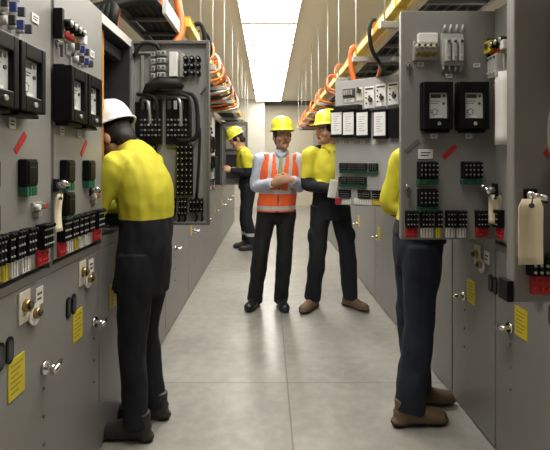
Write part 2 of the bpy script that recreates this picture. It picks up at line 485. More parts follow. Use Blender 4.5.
def lower(label, x, y, W, side, sets, group=None, gap=True):
    t = thing('breaker_cabinet', label, 'cabinet', (x,y,0), PI/2*side, group)
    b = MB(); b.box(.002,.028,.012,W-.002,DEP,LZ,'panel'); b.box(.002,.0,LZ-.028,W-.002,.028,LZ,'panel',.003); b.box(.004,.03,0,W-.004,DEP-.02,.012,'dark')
    b.build('cabinet_body', t)
    d = MB(); d.box(.006,0,.012,W-.006,.026,LZ-.030,'panel',.003).build('door', t)
    dr = t.children[-1]
    off = dict(handle=.27, sticker=.09, key=.145, plate=.235, slots=(.0,.05)) if side > 0 else dict(handle=.0, sticker=.085, key=.17, plate=.26, slots=(.30,.345))
    for s in sets:
        u = s['u']
        add(dr,'handle',t_handle(),u+off['handle'],.635); [add(dr,'bolt',bolt(),u+off['handle'],.56-.1*q) for q in range(3)]
        add(dr,'warning_sticker',sticker(.095,.125),u+off['sticker'],.685)
        if s.get('sw',1):
            add(dr,'key_switch',key_switch(0),u+off['key'],.885); add(dr,'label_plate',small_label(.05,.062),u+off['plate'],.90)
            for q in off['slots']: add(dr,'slot',slot(),u+q,.785)
    return t
# ------------------------------------------------------------------ left row
LX, RX = -.80, 1.077
GL, GR = 'breaker cabinets along the left wall', 'breaker cabinets along the right wall'
UL, UR = 'relay cabinets on top of the left row', 'relay cabinets on top of the right row'
t, d = upper('grey relay cabinet with two black meters, at the left edge of the photo', LX, 1.17, .50, 1, True, UL); front_left(d)
t, d = upper('closed grey relay cabinet right in front of the worker in the white hard hat', LX, 1.67, .51, 1, True, UL); front_left(d)
put('handle', swing_handle(), d, (.008,0,.275)).scale = (.8,.8,.8); put('handle', swing_handle(), d, (.345,0,.235)).scale = (.7,.7,.7)
lower('wide grey breaker cabinet at the left edge, beside the legs of the white-hatted worker', LX, 1.17, 1.01, 1, [dict(u=.20),dict(u=.67)], GL)
lower('narrow grey breaker cabinet hidden behind the legs of the white-hatted worker', LX, 2.18, .52, 1, [dict(u=.10,sw=0)], GL)
# the open unit with its door swung into the aisle
open_l, _ = upper('open dark relay cabinet the white-hatted worker reaches into', LX, 2.18, .52, 1, False, UL)
rack(open_l, .52)
MB().box(.125,.03,.30,.150,.05,1.05,'copper',.003).build('busbar', open_l)
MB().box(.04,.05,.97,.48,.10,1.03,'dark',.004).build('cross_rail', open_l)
dl = hang_door(open_l, .52, (LX+.455,2.72), PI, 'inside')       # rotated by 180 degrees: its liner faces the aisle
dl.data = None if False else dl.data
def inner_door(dl, W):
    """wiring on the liner of the left open door; local x runs from the free edge to the hinge, the liner is at +y"""
    def q(px, py): return (208-px)/169*W/.455, (225-py)/169   # photo measures on this door
    Y = .022
    b = MB()
    b.box(-.004,.0,-.002,.012,.05,1.072,'frame',.003).box(.012,.022,1.052,W-.012,.05,1.072,'frame',.003).box(.012,.022,-.002,W-.012,.05,.014,'frame',.003)
    b.build('door_rim', dl)
    def bx(name, px0, py0, px1, py1, t, m, bev=.003):
        a = q(px0,py0); c = q(px1,py1)
        MB().box(min(a[0],c[0]),Y,min(a[1],c[1]),max(a[0],c[0]),Y+t,max(a[1],c[1]),m,bev).build(name, dl)
    bx('terminal_cover',170,56,178,80,.05,'white'); bx('terminal_cover',180,57,184,80,.04,'steel')
    for (x0,y0,n) in ((154,55,4),(160,54,4),(164,54,4)):
        b = MB()
        for k in range(n):
            a = q(x0, y0+7*k+3); b.box(a[0]-.013,Y,a[1]-.014,a[0]+.013,Y+.045,a[1]+.014,'clear' if k%2 else 'steel',.003); b.cyl((a[0],Y+.045,a[1]),(a[0],Y+.052,a[1]),.006,'ink',8)
        b.build('terminal_strip', dl)
    b = MB()
    for k in range(3):
        for j in range(3):
            a = q(186+6*k, 62+7*j); b.cyl((a[0],Y,a[1]),(a[0],Y+.05,a[1]),.014,'black',10); b.cyl((a[0],Y+.05,a[1]),(a[0],Y+.055,a[1]),.006,'steel',8)
    b.build('relay_base', dl)
    bx('bracket',133,55,150,57,.03,'steel'); bx('bracket',141,58,144,98,.02,'steel')
    # thick black trunk and the looms that leave it
    a, c = q(150,91), q(178,87)
    MB().tube([(q(146,97)[0],Y+.03,q(146,97)[1]),(a[0],Y+.045,a[1]),(q(163,87)[0],Y+.055,q(163,87)[1]),(c[0],Y+.045,c[1]),(q(182,90)[0],Y+.02,q(182,90)[1])],[.02,.030,.034,.030,.015],'rubber',12).build('cable_trunk', dl)
    def loom(pts, r, m='rubber'):
        P = [Vector((q(*p[:2])[0],Y+p[2],q(*p[:2])[1])) for p in pts]
        MB().tube(smooth_path(P,4), r, m, 8).build('wiring_loom', dl)
    loom([(150,96,.03),(186,96,.04),(194,100,.04),(197,112,.03),(197,135,.03),(190,142,.03),(176,141,.02)],.012)
    loom([(168,97,.03),(184,98,.05),(190,105,.05),(190,140,.03)],.010)
    loom([(138,97,.03),(152,99,.05),(158,106,.05),(158,128,.03)],.011)
    loom([(176,100,.03),(181,106,.05),(181,128,.03)],.009,'steel')
    loom([(144,103,.03),(150,106,.05),(151,126,.03)],.009,'steel')
    loom([(135,60,.03),(143,48,.04),(156,48,.03),(160,54,.02)],.011)
    loom([(199,130,.02),(199,150,.02),(196,200,.02)],.008)
    loom([(205,90,.02),(200,97,.02)],.006,'ink')
    for x0 in (140,166):                                        # backs of the two meters
        b = MB(); a = q(x0,101); c = q(x0+22,146)
        b.box(c[0],Y,c[1],a[0],Y+.03,a[1],'black',.004)
        for r in range(4):
            for k in range(6):
                e = q(x0+2.5+3.5*k, 122+5*r); b.cyl((e[0],Y+.03,e[1]),(e[0],Y+.042,e[1]),.006,'steel' if (k+r)%2 else 'frame',6)
        for k in range(3):
            e = q(x0+4+6*k, 107); b.box(e[0]-.010,Y+.03,e[1]-.03,e[0]+.010,Y+.05,e[1]+.02,'steel' if k==1 else 'dark',.003)
        b.build('meter_back', dl)
    for x0,x1,y0,y1,nc in ((176,193,146,196,4),(140,157,146,180,4),(170,176,199,216,2),(178,187,199,216,3),(189,203,199,213,4),(140,156,199,216,4)):
        b = MB(); a = q(x0,y0); c = q(x1,y1); w = (a[0]-c[0])/nc; rows = max(2,int((y1-y0)/5.5)); h = (a[1]-c[1])/rows
        for k in range(nc):
            b.box(c[0]+k*w+.15*w,Y,c[1],c[0]+k*w+.85*w,Y+.02,a[1],'black',.002)
            for r in range(rows):
                z = c[1]+(r+.5)*h; b.box(c[0]+k*w+.05*w,Y+.015,z-.3*h,c[0]+k*w+.95*w,Y+.04,z+.3*h,'black',.003); b.cyl((c[0]+(k+.5)*w,Y+.04,z),(c[0]+(k+.5)*w,Y+.044,z),.0045,'steel',6)
        b.build('terminal_block', dl)
        e0 = q(x0+2,y1); 
    for x in (152,178,184,195,201): loom([(x,214,.02),(x+1,219,.015),(x-1,223,.01)],.006)
def smooth_path(P, k):
    out = []
    n = len(P)
    for i in range(n-1):
        p0,p1,p2,p3 = P[max(i-1,0)],P[i],P[i+1],P[min(i+2,n-1)]
        for j in range(k):
            t = j/k
            out.append(.5*((2*p1)+(-p0+p2)*t+(2*p0-5*p1+4*p2-p3)*t*t+(-p0+3*p1-3*p2+p3)*t**3))
    out.append(P[-1]); return out
inner_door(dl, .455)
dl.data = door_sheet(.455,1.07,'inside')

LS = [2.70,3.60,4.63,5.70,6.80,7.85,8.90,9.95,11.0]
lname = ['behind the open wiring door','second past the open wiring door','third past the open wiring door','next nearer than the bowed worker','which the bowed far worker faces','just past the bowed far worker','second past the bowed far worker','last at the far end']
for i in range(8):
    y0, y1 = LS[i], LS[i+1]; W = y1-y0
    lower('light grey breaker cabinet in the left row, '+lname[i], LX, y0, W, 1, [dict(u=.08,sw=0)], GL)
    if i == 4:
        t, _ = upper('open relay cabinet the bowed far worker works in', LX, y0, W, 1, False, UL); rack(t, W)
        df = hang_door(t, .47, (LX+.455,y1), PI, 'inside')
        b = MB(); b.box(0,.02,1.035,.47,.05,1.07,'frame').box(0,.02,0,.035,.05,1.035,'frame').box(.435,.02,0,.47,.05,1.035,'frame').build('door_rim', df)
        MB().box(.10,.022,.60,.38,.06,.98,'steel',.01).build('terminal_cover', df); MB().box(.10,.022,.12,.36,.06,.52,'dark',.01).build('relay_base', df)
    else:
        t, d = upper('grey relay cabinet in the left row, '+lname[i], LX, y0, W, 1, True, UL)
        front_left(d, 1.0 if i != 3 else 1.9)
        if i == 3:
            o = MB().box(.62,-.012,.48,.90,-.002,1.0,'paper').box(.60,-.06,.30,.95,0,.46,'black',.01).build('test_block', d); o['label'] = 'white document holder over a black device'
            o = MB().box(.66,-.010,.05,.90,-.002,.28,'paper').build('label_plate', d); o['label'] = 'white paper notice'

# ------------------------------------------------------------------ right row
def rupper(label, yn, yf, door=True): return upper(label, RX, yf, yf-yn, -1, door, UR)
lower('grey breaker cabinet below the nearest open door at the right edge', RX, 1.66, .49, -1, [dict(u=.14)], GR)
lower('grey breaker cabinet at the right edge, yellow sticker under the nearest open door', RX, 2.18, .52, -1, [dict(u=.14)], GR)
lower('grey breaker cabinet beside the worker in brown boots', RX, 2.69, .51, -1, [dict(u=.17)], GR)
lower('grey breaker cabinet behind the legs of the worker in brown boots', RX, 3.64, .95, -1, [dict(u=.10),dict(u=.58,sw=0)], GR)
RS = [3.64,4.63,5.63,6.65,7.7,8.7,9.75,10.8]
rname = ['below the open door with four white-faced meters','second past the brown-booted worker, under the four-meter door','third past the brown-booted worker, beside the hi-vis pair','fourth past the brown-booted worker, behind the talking pair','fifth past the brown-booted worker, behind the talking pair','sixth past the brown-booted worker, behind the talking pair','seventh past the brown-booted worker, at the far end']
for i in range(7):
    y0, y1 = RS[i], RS[i+1]
    lower('breaker cabinet '+rname[i], RX, y1, y1-y0, -1, [dict(u=.10,sw=0)], GR)
    if i > 0:
        t, d = rupper('relay cabinet '+rname[i].replace(', under the four-meter door',', behind the four-meter door'), y0, y1); front_std(d, 1.8, True, False)

t0, _ = rupper('relay cabinet at the right edge whose open door is nearest to the camera', 1.17, 1.66, False); rack(t0, .49)
t1, dclosed = rupper('closed relay cabinet seen edge-on between the two open doors at right', 1.66, 2.16, True)
t2, _ = rupper('relay cabinet whose open door with two black meters hides a worker', 2.18, 2.66, False); rack(t2, .48)
t3, d = rupper('closed relay cabinet behind the hidden worker, past the two-meter door', 2.69, 3.62, True); front_std(d, 1.8, True, False)
t4, _ = rupper('relay cabinet with its wide door of four white-faced meters open', 3.64, 4.30, False); rack(t4, .66)
t5, _ = rupper('narrow relay cabinet next to the open four-meter unit, far side', 4.30, 4.63, True)

# front open door, two meters
d2 = hang_door(t2, .455, (.622,2.15), 0); d2['label'] = 'door swung open across the aisle'
front_std(d2)
for o in d2.children:
    if o.name.startswith('meter'): o.scale = (.88,.85,.95)
# nearest open door at the right edge
d0 = hang_door(t0, .47, (.628,1.172), 0); d0['label'] = 'plain-fronted door swung open across the aisle'
add(d0,'handle',swing_handle(),.038,.268).scale = (.75,.75,.75)
add(d0,'terminal_block',terminal(.075,.055),.066,.100); o = add(d0,'terminal_label',colour_label(.048,.050,'red'),.062,.048); o['label'] = 'red terminal label'
add(d0,'relay',boxrelay(.10,.09),.140,.30); add(d0,'relay',boxrelay(.10,.09),.140,.19); add(d0,'terminal_block',terminal(.06,.075),.145,.105)
add(d0,'label_plate',colour_label(.05,.045,'white'),.160,.048)
for u in (.17,.34): add(d0,'meter',meter(0),u+.03,.66)
add(d0,'tape_strip',tape('red'),.110,.405,-PI/4)
MB().tube(smooth_path([Vector(p) for p in ((.098,-.03,.70),(.090,-.035,.56),(.072,-.03,.47),(.070,-.03,.40),(.085,-.03,.35),(.088,-.03,.27),(.098,-.02,.21))],4),.004,'steel',6).build('sense_wire', d0)
MB().box(-.018,.0,.0,-.001,.05,.055,'black',.003).build('latch_bracket', d0)
# things on the edge-on closed door between the two
put('handle', swing_handle(), dclosed, (.055,-.02,.235))
add(dclosed,'switch_bank',switch_bank(),.075,.88)
o = MB().box(-.04,-.05,-.02,.02,0,.035,'yellow',.004).cyl((-.01,-.05,.012),(-.01,-.058,.012),.012,'ink',10).build('connector', dclosed, (.035,0,.885)); o['label'] = 'yellow plug connector'
add(dclosed,'fuse_holder',fuse_holder(),.07,.80)
add(dclosed,'terminal_block',terminal(.06,.08),.06,.105); o = add(dclosed,'terminal_label',colour_label(.05,.05,'red'),.06,.04); o['label'] = 'red terminal label'
# four-meter door
p0 = Vector((RX,3.645)); ang = math.radians(40)
pw = .66
dm = hang_door(t4, pw, (p0.x-pw*math.cos(ang)*.97,p0.y+pw*math.sin(ang)*.90), -math.atan2(.90*math.sin(ang),.97*math.cos(ang)), 'pale'); dm['label'] = 'wide grey door swung half open, light painted into its colour'
def four_meter_front(d):
    W = .66
    def q(px, py):                                             # photo pixel -> door measures (door spans x 331..403 there)
        fx = (px-331)/72; top = 81-9.5*fx; bot = 206+2.5*fx
        return W*fx*(1+.06*(1-fx)), 1.07*(bot-py)/(bot-top)
    for x in (335.5,347.5,361,378): add(d,'meter',four_meter(),*q(x,123.5))
    e = q(392,122); MB().box(e[0]-.055,-.05,e[1]-.12,e[0]+.03,0,e[1]+.12,'black',.006).build('meter', d)
    for x,y in ((367,96),(378,94),(390,92)):
        u,v = q(x,y); add(d,'switch_panel',switch_panel(),u-.012,v)
    u,v = q(398,95); add(d,'terminal_strip',relay(.035,.20),u,v)
    u,v = q(345.5,92); b = MB(); b.box(-.055,-.02,-.035,.055,0,.035,'ink',.004)
    for k in range(4): b.box(-.042+.022*k,-.03,-.02,-.028+.022*k,-.02,.02,'steel',.002)
    b.build('test_socket', d, (u,0,v))
    u,v = q(345.5,99.5); add(d,'label_plate',small_label(.09,.035),u,v)
    u,v = q(356,91); b = MB(); b.box(-.03,-.006,-.075,.03,0,.04,'cream',.003).cyl((0,-.006,.01),(0,-.03,.01),.018,'ink',12).box(-.006,-.05,-.012,.006,-.028,.036,'ink',.002); b.build('rotary_switch', d, (u,0,v))
    u,v = q(346,108.5); MB().box(-.12,-.07,-.02,.12,0,.03,'rubber',.01).build('cable_trunk', d, (u,0,v))
    for x in (338,348,359,371):
        u,v = q(x,142); add(d,'label_plate',small_label(.045,.025),u,v)
    for r,(y,xs) in enumerate(((167,(341,350.5,359.5,370)),(181,(340.5,350,359)))):
        for x in xs:
            u,v = q(x,y); add(d,'relay',relay(.078,.062),u,v)
    for x,w in ((341.5,.11),(361,.11),(375,.11)):
        u,v = q(x,194.5); add(d,'terminal_block',terminal(w,.065),u,v)
    for x,w,m in ((334.5,.05,'red'),(343,.085,'white'),(359,.16,'white'),(376,.13,'yellow'),(390,.10,'yellow')):
        u,v = q(x,203); o = add(d,'terminal_label',colour_label(w,.048,m),u,v+.004); o['label'] = m+' terminal label'
    o = add(d,'tape_strip',tape('red'),*q(390,152),-PI/4); o['label'] = 'red tape stuck on at a slant'
def four_meter():
    if 'fm' in _c: return _c['fm']
    b = MB()
    b.box(-.060,-.05,-.12,.060,0,.12,'black',.006)
    b.box(-.050,-.056,-.095,.050,-.05,.095,'face',.002)
    for k in range(7): b.box(-.028,-.0568,.055-.019*k,.028-.012*(k%3),-.056,.058-.019*k,'ink')
    b.box(-.058,-.062,.099,.058,-.05,.118,'black',.003).box(-.058,-.062,-.118,.058,-.05,-.099,'black',.003)
    _c['fm'] = b.mesh('meter'); return _c['fm']
def switch_panel():
    if 'sp' in _c: return _c['sp']
    b = MB(); b.box(-.045,-.008,-.09,.045,0,.09,'white',.003)
    b.cyl((.012,-.008,-.02),(.012,-.026,-.02),.018,'ink',12).box(.006,-.04,-.045,.018,-.024,.01,'ink',.002)
    for k in range(3): b.cyl((-.026,-.008,-.05+.045*k),(-.026,-.014,-.05+.045*k),.007,'ink',8)
    b.box(-.035,-.0095,.062,.035,-.008,.076,'ink'); b.box(-.045,-.02,-.118,.045,0,-.098,'ink',.002)
    _c['sp'] = b.mesh('switch_panel'); return _c['sp']
four_meter_front(dm)

# ------------------------------------------------------------------ hanging tags and papers (each its own thing)
def paper_tag(label, at, w, h, rz, m='tag', curl=.0, group=None):
    n = 8; b = MB(); i = b.mi(m)
    rows = []
    for k in range(n+1):
        v = -h*k/n; c = curl*math.sin(PI*k/n*.9)
        ww = w*(.72+.28*min(1,k/1.0)) if k == 0 else w
        rows.append([b.bm.verts.new((sx*ww/2+c*.4, c+yy, v)) for yy in (0,.0025) for sx in (-1,1)])
    for A,B in zip(rows, rows[1:]):
        for a0,a1,rev in ((0,1,0),(1,3,0),(3,2,0),(2,0,0)):
            f = b.bm.faces.new((A[a0],B[a0],B[a1],A[a1])); f.material_index = i; f.smooth = True
    b.bm.faces.new((rows[0][0],rows[0][1],rows[0][3],rows[0][2])); b.bm.faces.new((rows[-1][0],rows[-1][2],rows[-1][3],rows[-1][1]))
    bmesh.ops.recalc_face_normals(b.bm, faces=b.bm.faces[:])
    t = thing('paper_tag', label, 'tag', at, rz, group)
    o = b.build('tag_card', t)
    if m == 'tag':
        MB().tube([(0,-.002,-.010),(0,-.004,-.002),(.004,-.001,.012)],.0016,'ink',6).build('string', t)
        MB().cyl((0,-.004,-.016),(0,.004,-.016),.006,'ink',10).build('eyelet', t)
    return t
GT = 'paper tags hung on the cabinet handles'
paper_tag('large blank manila tag hanging on the nearest open door, lower right of the photo', (.640,1.118,LZ+.290), .061, .160, .04, 'tag', .004, GT)
paper_tag('small cream tag hanging between the two open doors at right', (1.03,2.085,LZ+.236), .058, .130, -.15, 'tag', .004, GT)
paper_tag('curled cream tag hanging from the left panel handle, before the white-hatted worker', (LX+.058,1.645,LZ+.268), .040, .135, PI/2-.15, 'tag', .012, GT)
paper_tag('long white sheet hanging beside the two black meters on the right', (1.034,2.025,LZ+.785), .070, .325, -.7, 'paper', .006)

# ------------------------------------------------------------------ trays, ducts, conduits, hangers
def tray(side, x0, x1, label, y0=.2, y1=12.5):
    t = thing('cable_tray', label, 'cable tray', (0,0,0)); z0, z1 = 2.26, 2.35
    for x in (x0,x1): MB().box(x-.012,y0,z0,x+.012,y1,z1,'railwhite' if abs(x)==min(abs(x0),abs(x1)) else 'frame',.002).build('rail', t)
    r = MB().box(min(x0,x1)+.012,-.018,z0+.004,max(x0,x1)-.012,.018,z0+.022,'frame').mesh('rung')
    n = int((y1-y0)/.32)
    for k in range(n): put('rung', r, t, (0,y0+.16+.32*k,0))
    xs = [min(x0,x1)+.045+k*(abs(x1-x0)-.09)/4 for k in range(5)]
    for k,x in enumerate(xs):
        pts = ([Vector((-.83-.035*k,y0-.30,2.105)),Vector((-.83-.03*k,y0-.26,2.20)),Vector((x-.06,y0-.16,2.29))] if side < 0 else []) + [(x+.006*math.sin(j*1.3+k), y0-.1+j*.5, z0+.022+.030) for j in range(int((y1-y0+.2)/.5)+1)]
        o = MB().tube(pts,.0285,'rubber',8).build('power_cable')
        tag(o,'thick black power cable lying in the '+label.split(' cable tray')[0].split()[-1]+' cable tray','cable','black cables in the '+label.split(' cable tray')[0].split()[-1]+' tray')
    for k in range(3):
        x = xs[k]+.03
        pts = [(x+.006*math.cos(j*1.1+k), y0-.1+j*.5, z0+.022+.075) for j in range(int((y1-y0+.2)/.5)+1)]
        o = MB().tube(pts,.020,'rubber',8).build('power_cable')
        tag(o,'thinner black cable on top of the pile in the '+label.split(' cable tray')[0].split()[-1]+' cable tray','cable','top cables in the '+label.split(' cable tray')[0].split()[-1]+' tray')
tray(-1,-.89,-.62,'pale steel ladder of the left cable tray full of black cables',2.75)
tray(1,.87,1.24,'pale steel ladder of the right cable tray full of black cables')
def duct(x, label, y0=.2, y1=12.5):
    t = thing('cable_duct', label, 'duct', (x,0,0)); z = 2.345
    b = MB(); b.box(-.032,y0,z-.03,.032,y1,z+.035,'duct',.008); b.box(-.036,y0,z+.035,.036,y1,z+.042,'duct',.003); b.build('channel', t)
    k = y0+1.0
    while k < y1:
        MB().box(-.039,k,z-.036,.039,k+.07,z+.046,'duct',.005).build('coupler', t); k += 1.6
duct(-.575,'yellow cable duct running along the left cable tray',3.2); duct(.81,'yellow cable duct running along the right cable tray')

GH = {-1:'hangers of the left cable tray', 1:'hangers of the right cable tray'}
for side,xi,xo,ys in ((-1,-.505,-.92,[3.45,4.2,5.3,6.5,7.7,8.9,10.1,11.3]),(1,.735,1.28,[1.85,2.9,3.85,4.78,5.66,6.7,7.8,8.9,10.0,11.1])):
    for k,y in enumerate(ys):
        t = thing('tray_hanger','thin ceiling-hung rod holding the %s cable tray, %s from the camera'%('left' if side<0 else 'right', ordn(k)),'hanger',(0,y,2.215),0,GH[side])
        MB().cyl((xi,0,0),(xi,0,HC-2.215),.0055,'railwhite',8).build('threaded_rod', t)
        MB().box(xo-.02,-.02,-.128,xo+.02,.02,0,'steel',.003).build('post', t)
        MB().box(min(xi,xo)-.03,-.02,0,max(xi,xo)+.03,.02,.041,'steel',.003).build('strut', t)

GC = {-1:'orange conduits off the left duct', 1:'orange conduits off the right duct'}
def conduit(side, y, label, dy=.0, r=.012, n=1, m='orange', far=False):
    s = side; xd = -.565 if s < 0 else .805; xc = -.86 if s < 0 else 1.13
    pts = [Vector(p) for p in ((xc,y,2.087),(xc-s*.02,y,2.14),(xd-s*.02+s*.10,y+dy*.3,2.19),(xd-s*.085,y+dy*.5,2.25),(xd-s*.088,y+dy*.8,2.37),(xd-s*.05,y+dy,2.42),(xd+s*.0,y+dy*1.1,2.412))]
    o = MB().tube(smooth_path(pts,5), r, m, 8).build('flexible_conduit')
    
    if m != 'orange': o.name = 'cable'
    return tag(o, label, 'conduit' if m == 'orange' else 'cable', GC[s] if m == 'orange' else None)
for k,y in enumerate([3.7+.22*j for j in range(16)]):
    conduit(-1, y, '%s looping down from the left yellow duct, %s past the open wiring door'%(('orange conduit','black cable','orange conduit','white cable')[k%4], ordn(k)), (.35,-.25,.5,.1,.3)[k%5], .013, 1, ('orange','rubber','orange','railwhite')[k%4])
for k,y in enumerate([4.75,5.2,5.7,6.2,6.75,7.4,8.0,8.7,9.4,10.2]):
    conduit(1, y, 'orange conduit looping down from the right yellow duct, %s past the four-meter door'%ordn(k), (.15,.4,-.2,.3)[k%4], .012)
def hose(pts, r, m, name, label, cat, group=None):
    return tag(MB().tube(smooth_path([Vector(p) for p in pts],6),r,m,10).build(name), label, cat, group)
hose([(1.14,4.0,1.95),(1.0,4.03,1.96),(.86,4.08,2.0),(.79,4.12,2.08),(.755,4.14,2.2),(.745,4.15,2.34),(.765,4.15,2.41),(.81,4.15,2.405)],.024,'orange','flexible_conduit','orange conduit dropping from the right duct just above the four-meter door','conduit',GC[1])
hose([(1.14,3.95,1.95),(1.0,3.96,1.98),(.915,3.88,2.05),(.895,3.70,2.105),(.855,3.52,2.13),(.785,3.45,2.2),(.755,3.44,2.33),(.77,3.44,2.41),(.81,3.44,2.405)],.013,'orange','cable','orange cable of the pair looping off the right duct above the hidden worker','cable')
hose([(1.14,3.92,1.93),(1.0,3.93,1.96),(.945,3.85,2.05),(.925,3.68,2.11),(.835,3.46,2.13),(.765,3.38,2.2),(.742,3.37,2.33),(.765,3.37,2.41),(.81,3.37,2.405)],.015,'rubber','cable','black cable of the pair looping off the right duct above the hidden worker','cable')
hose([(-.86,3.05,2.087),(-.82,3.07,2.12),(-.69,3.12,2.15),(-.63,3.16,2.2),(-.60,3.2,2.30),(-.625,3.22,2.45),(-.65,3.24,2.56),(-.70,3.25,2.60),(-.75,3.25,2.54),(-.76,3.25,2.40)],.028,'orange','flexible_conduit','thick orange conduit rising in front of the left tray above the open wiring door','conduit',GC[-1])
hose([(-.85,2.56,2.087),(-.86,2.58,2.16),(-.85,2.64,2.30),(-.83,2.68,2.45),(-.80,2.78,2.53),(-.78,2.95,2.50),(-.77,3.05,2.40)],.021,'orange','flexible_conduit','orange conduit slanting up off the left cabinets above the white-hatted worker','conduit',GC[-1])
hose([(-.565,3.42,2.39),(-.50,3.42,2.40),(-.475,3.43,2.32),(-.49,3.45,2.22),(-.57,3.48,2.215)],.018,'rubber','cable','black cable loop hanging off the left yellow duct near the thick orange conduit','cable')
# ------------------------------------------------------------------ people
def V(*a): return Vector(a)
class Body:
    """closed shapes joined into one continuous surface by a voxel remesh"""
    def __init__(s): s.b = MB(); s.b.mi('skinA')
    def limb(s, pts, rs, side=None, k=4, n=14):
        P = [Vector(p) for p in pts]
        R = [Vector((r[0],r[1],0)) if isinstance(r,(tuple,list)) else Vector((r,r,0)) for r in rs]
        P = smooth_path(P,k); R = smooth_path(R,k)
        s.b.tube(P, [(r.x,r.y) for r in R], 'skinA', n, side); return s
    def ball(s, c, r, rot=None): s.b.ball(c, r, 'skinA', rot); return s
    def ballm(s, Mx, c, r):
        a = bmesh.ops.create_uvsphere(s.b.bm, u_segments=14, v_segments=10, radius=1)['verts']
        bmesh.ops.transform(s.b.bm, matrix=Mx @ Matrix.Translation(c) @ Matrix.Diagonal((*r,1)), verts=a); return s
    def mesh(s, name, voxel, mats, pick=None, smooth=3, cut=None, thick=0, folds=0.0, fscale=9.0):
        bm = s.b.bm
        bmesh.ops.recalc_face_normals(bm, faces=bm.faces[:])
        me = bpy.data.meshes.new(name); bm.to_mesh(me); bm.free()
        o = bpy.data.objects.new('tmp_shape', me); C.objects.link(o)
        r = o.modifiers.new('r','REMESH'); r.mode = 'VOXEL'; r.voxel_size = voxel; r.use_smooth_shade = True
        sm = o.modifiers.new('s','SMOOTH'); sm.iterations = smooth; sm.factor = .5
        dg = bpy.context.evaluated_depsgraph_get(); dg.update()
        out = bpy.data.meshes.new_from_object(o.evaluated_get(dg))
        bpy.data.objects.remove(o); bpy.data.meshes.remove(me)
        out.name = name; out.materials.clear()
        for m in mats: out.materials.append(M[m])
        if folds:
            nv = [v.normal.copy() for v in out.vertices]
            for v,nn in zip(out.vertices, nv):
                p = v.co*fscale
                d = noise.noise(Vector((p.x,p.y,p.z*.55))) + .5*noise.noise(Vector((p.x*2.1,p.y*2.1,p.z*1.3+5)))
                v.co += nn*d*folds
        for p in out.polygons:
            p.use_smooth = True; p.material_index = pick(p.center) if pick else 0
        if cut or thick:
            b = bmesh.new(); b.from_mesh(out)
            if cut:
                bmesh.ops.delete(b, geom=[f for f in b.faces if cut(f.calc_center_median())], context='FACES')
            if thick: bmesh.ops.solidify(b, geom=b.faces[:], thickness=thick)
            b.to_mesh(out); b.free()
        return out

def hand(bd, wrist, d, n, thumb, curl=.9, L=.19):
    """palm and five fingers; d towards the fingers, n out of the palm, thumb side"""
    d = Vector(d).normalized(); n = Vector(n); n = (n-d*n.dot(d)).normalized(); t = d.cross(n).normalized()
    if t.dot(Vector(thumb)) < 0: t = -t
    w = Vector(wrist)
    bd.limb([w-d*.03, w+d*.02, w+d*.06, w+d*.095], [(.026,.021),(.032,.019),(.040,.017),(.038,.013)], side=t, n=12)
    for k,(o,ln) in enumerate(((.029,.074),(.010,.084),(-.009,.078),(-.027,.060))):
        a = w + d*.088 + t*o; p = [w + d*.05 + t*o*.8, a]
        ang = .25*curl
        for seg in (.42,.32,.26):
            ang += curl*.55
            a = a + (d*math.cos(ang)+n*math.sin(ang))*ln*seg; p.append(a.copy())
        bd.limb(p, [.0095,.0100,.0092,.0086,.0072], k=3, n=8)
    b0 = w + d*.018 + t*.024
    bd.limb([b0, b0+d*.025+t*.022+n*.008, b0+d*.05+t*.030+n*.020, b0+d*.074+t*.026+n*.034], [.013,.0125,.0108,.0085], k=3, n=8)

def head_matrix(c, yaw, pitch=0, roll=0):
    return Matrix.Translation(c) @ Matrix.Rotation(yaw,4,'Z') @ Matrix.Rotation(roll,4,'Y') @ Matrix.Rotation(pitch,4,'X') @ Matrix.Scale(1.08,4)
def add_head(bd, Hm):
    e = lambda c,r: bd.ballm(Hm, c, r)
    e((0,.012,.028),(.074,.094,.088)); e((0,-.012,-.02),(.064,.074,.085)); e((0,-.036,-.068),(.048,.052,.044))
    e((0,-.078,-.092),(.022,.020,.018)); e((0,-.066,.038),(.058,.030,.026)); e((0,-.082,.020),(.050,.012,.009))
    for s in (-1,1):
        e((s*.075,.012,-.004),(.010,.020,.031)); e((s*.043,-.056,-.028),(.024,.026,.024)); e((s*.011,-.104,-.028),(.009,.010,.008))
    e((0,-.094,.000),(.010,.014,.026)); e((0,-.106,-.022),(.013,.016,.012))
    e((0,-.088,-.052),(.025,.012,.007)); e((0,-.086,-.063),(.022,.012,.007))
def skin_pick(Hm, lipz=True):
    inv = Hm.inverted()
    def f(p):
        q = inv @ p
        if abs(q.x) < .024 and q.y < -.082 and -.068 < q.z < -.048: return 1
        if .016 < abs(q.x) < .05 and q.y < -.06 and .020 < q.z < .026: return 2
        return 0
    return f
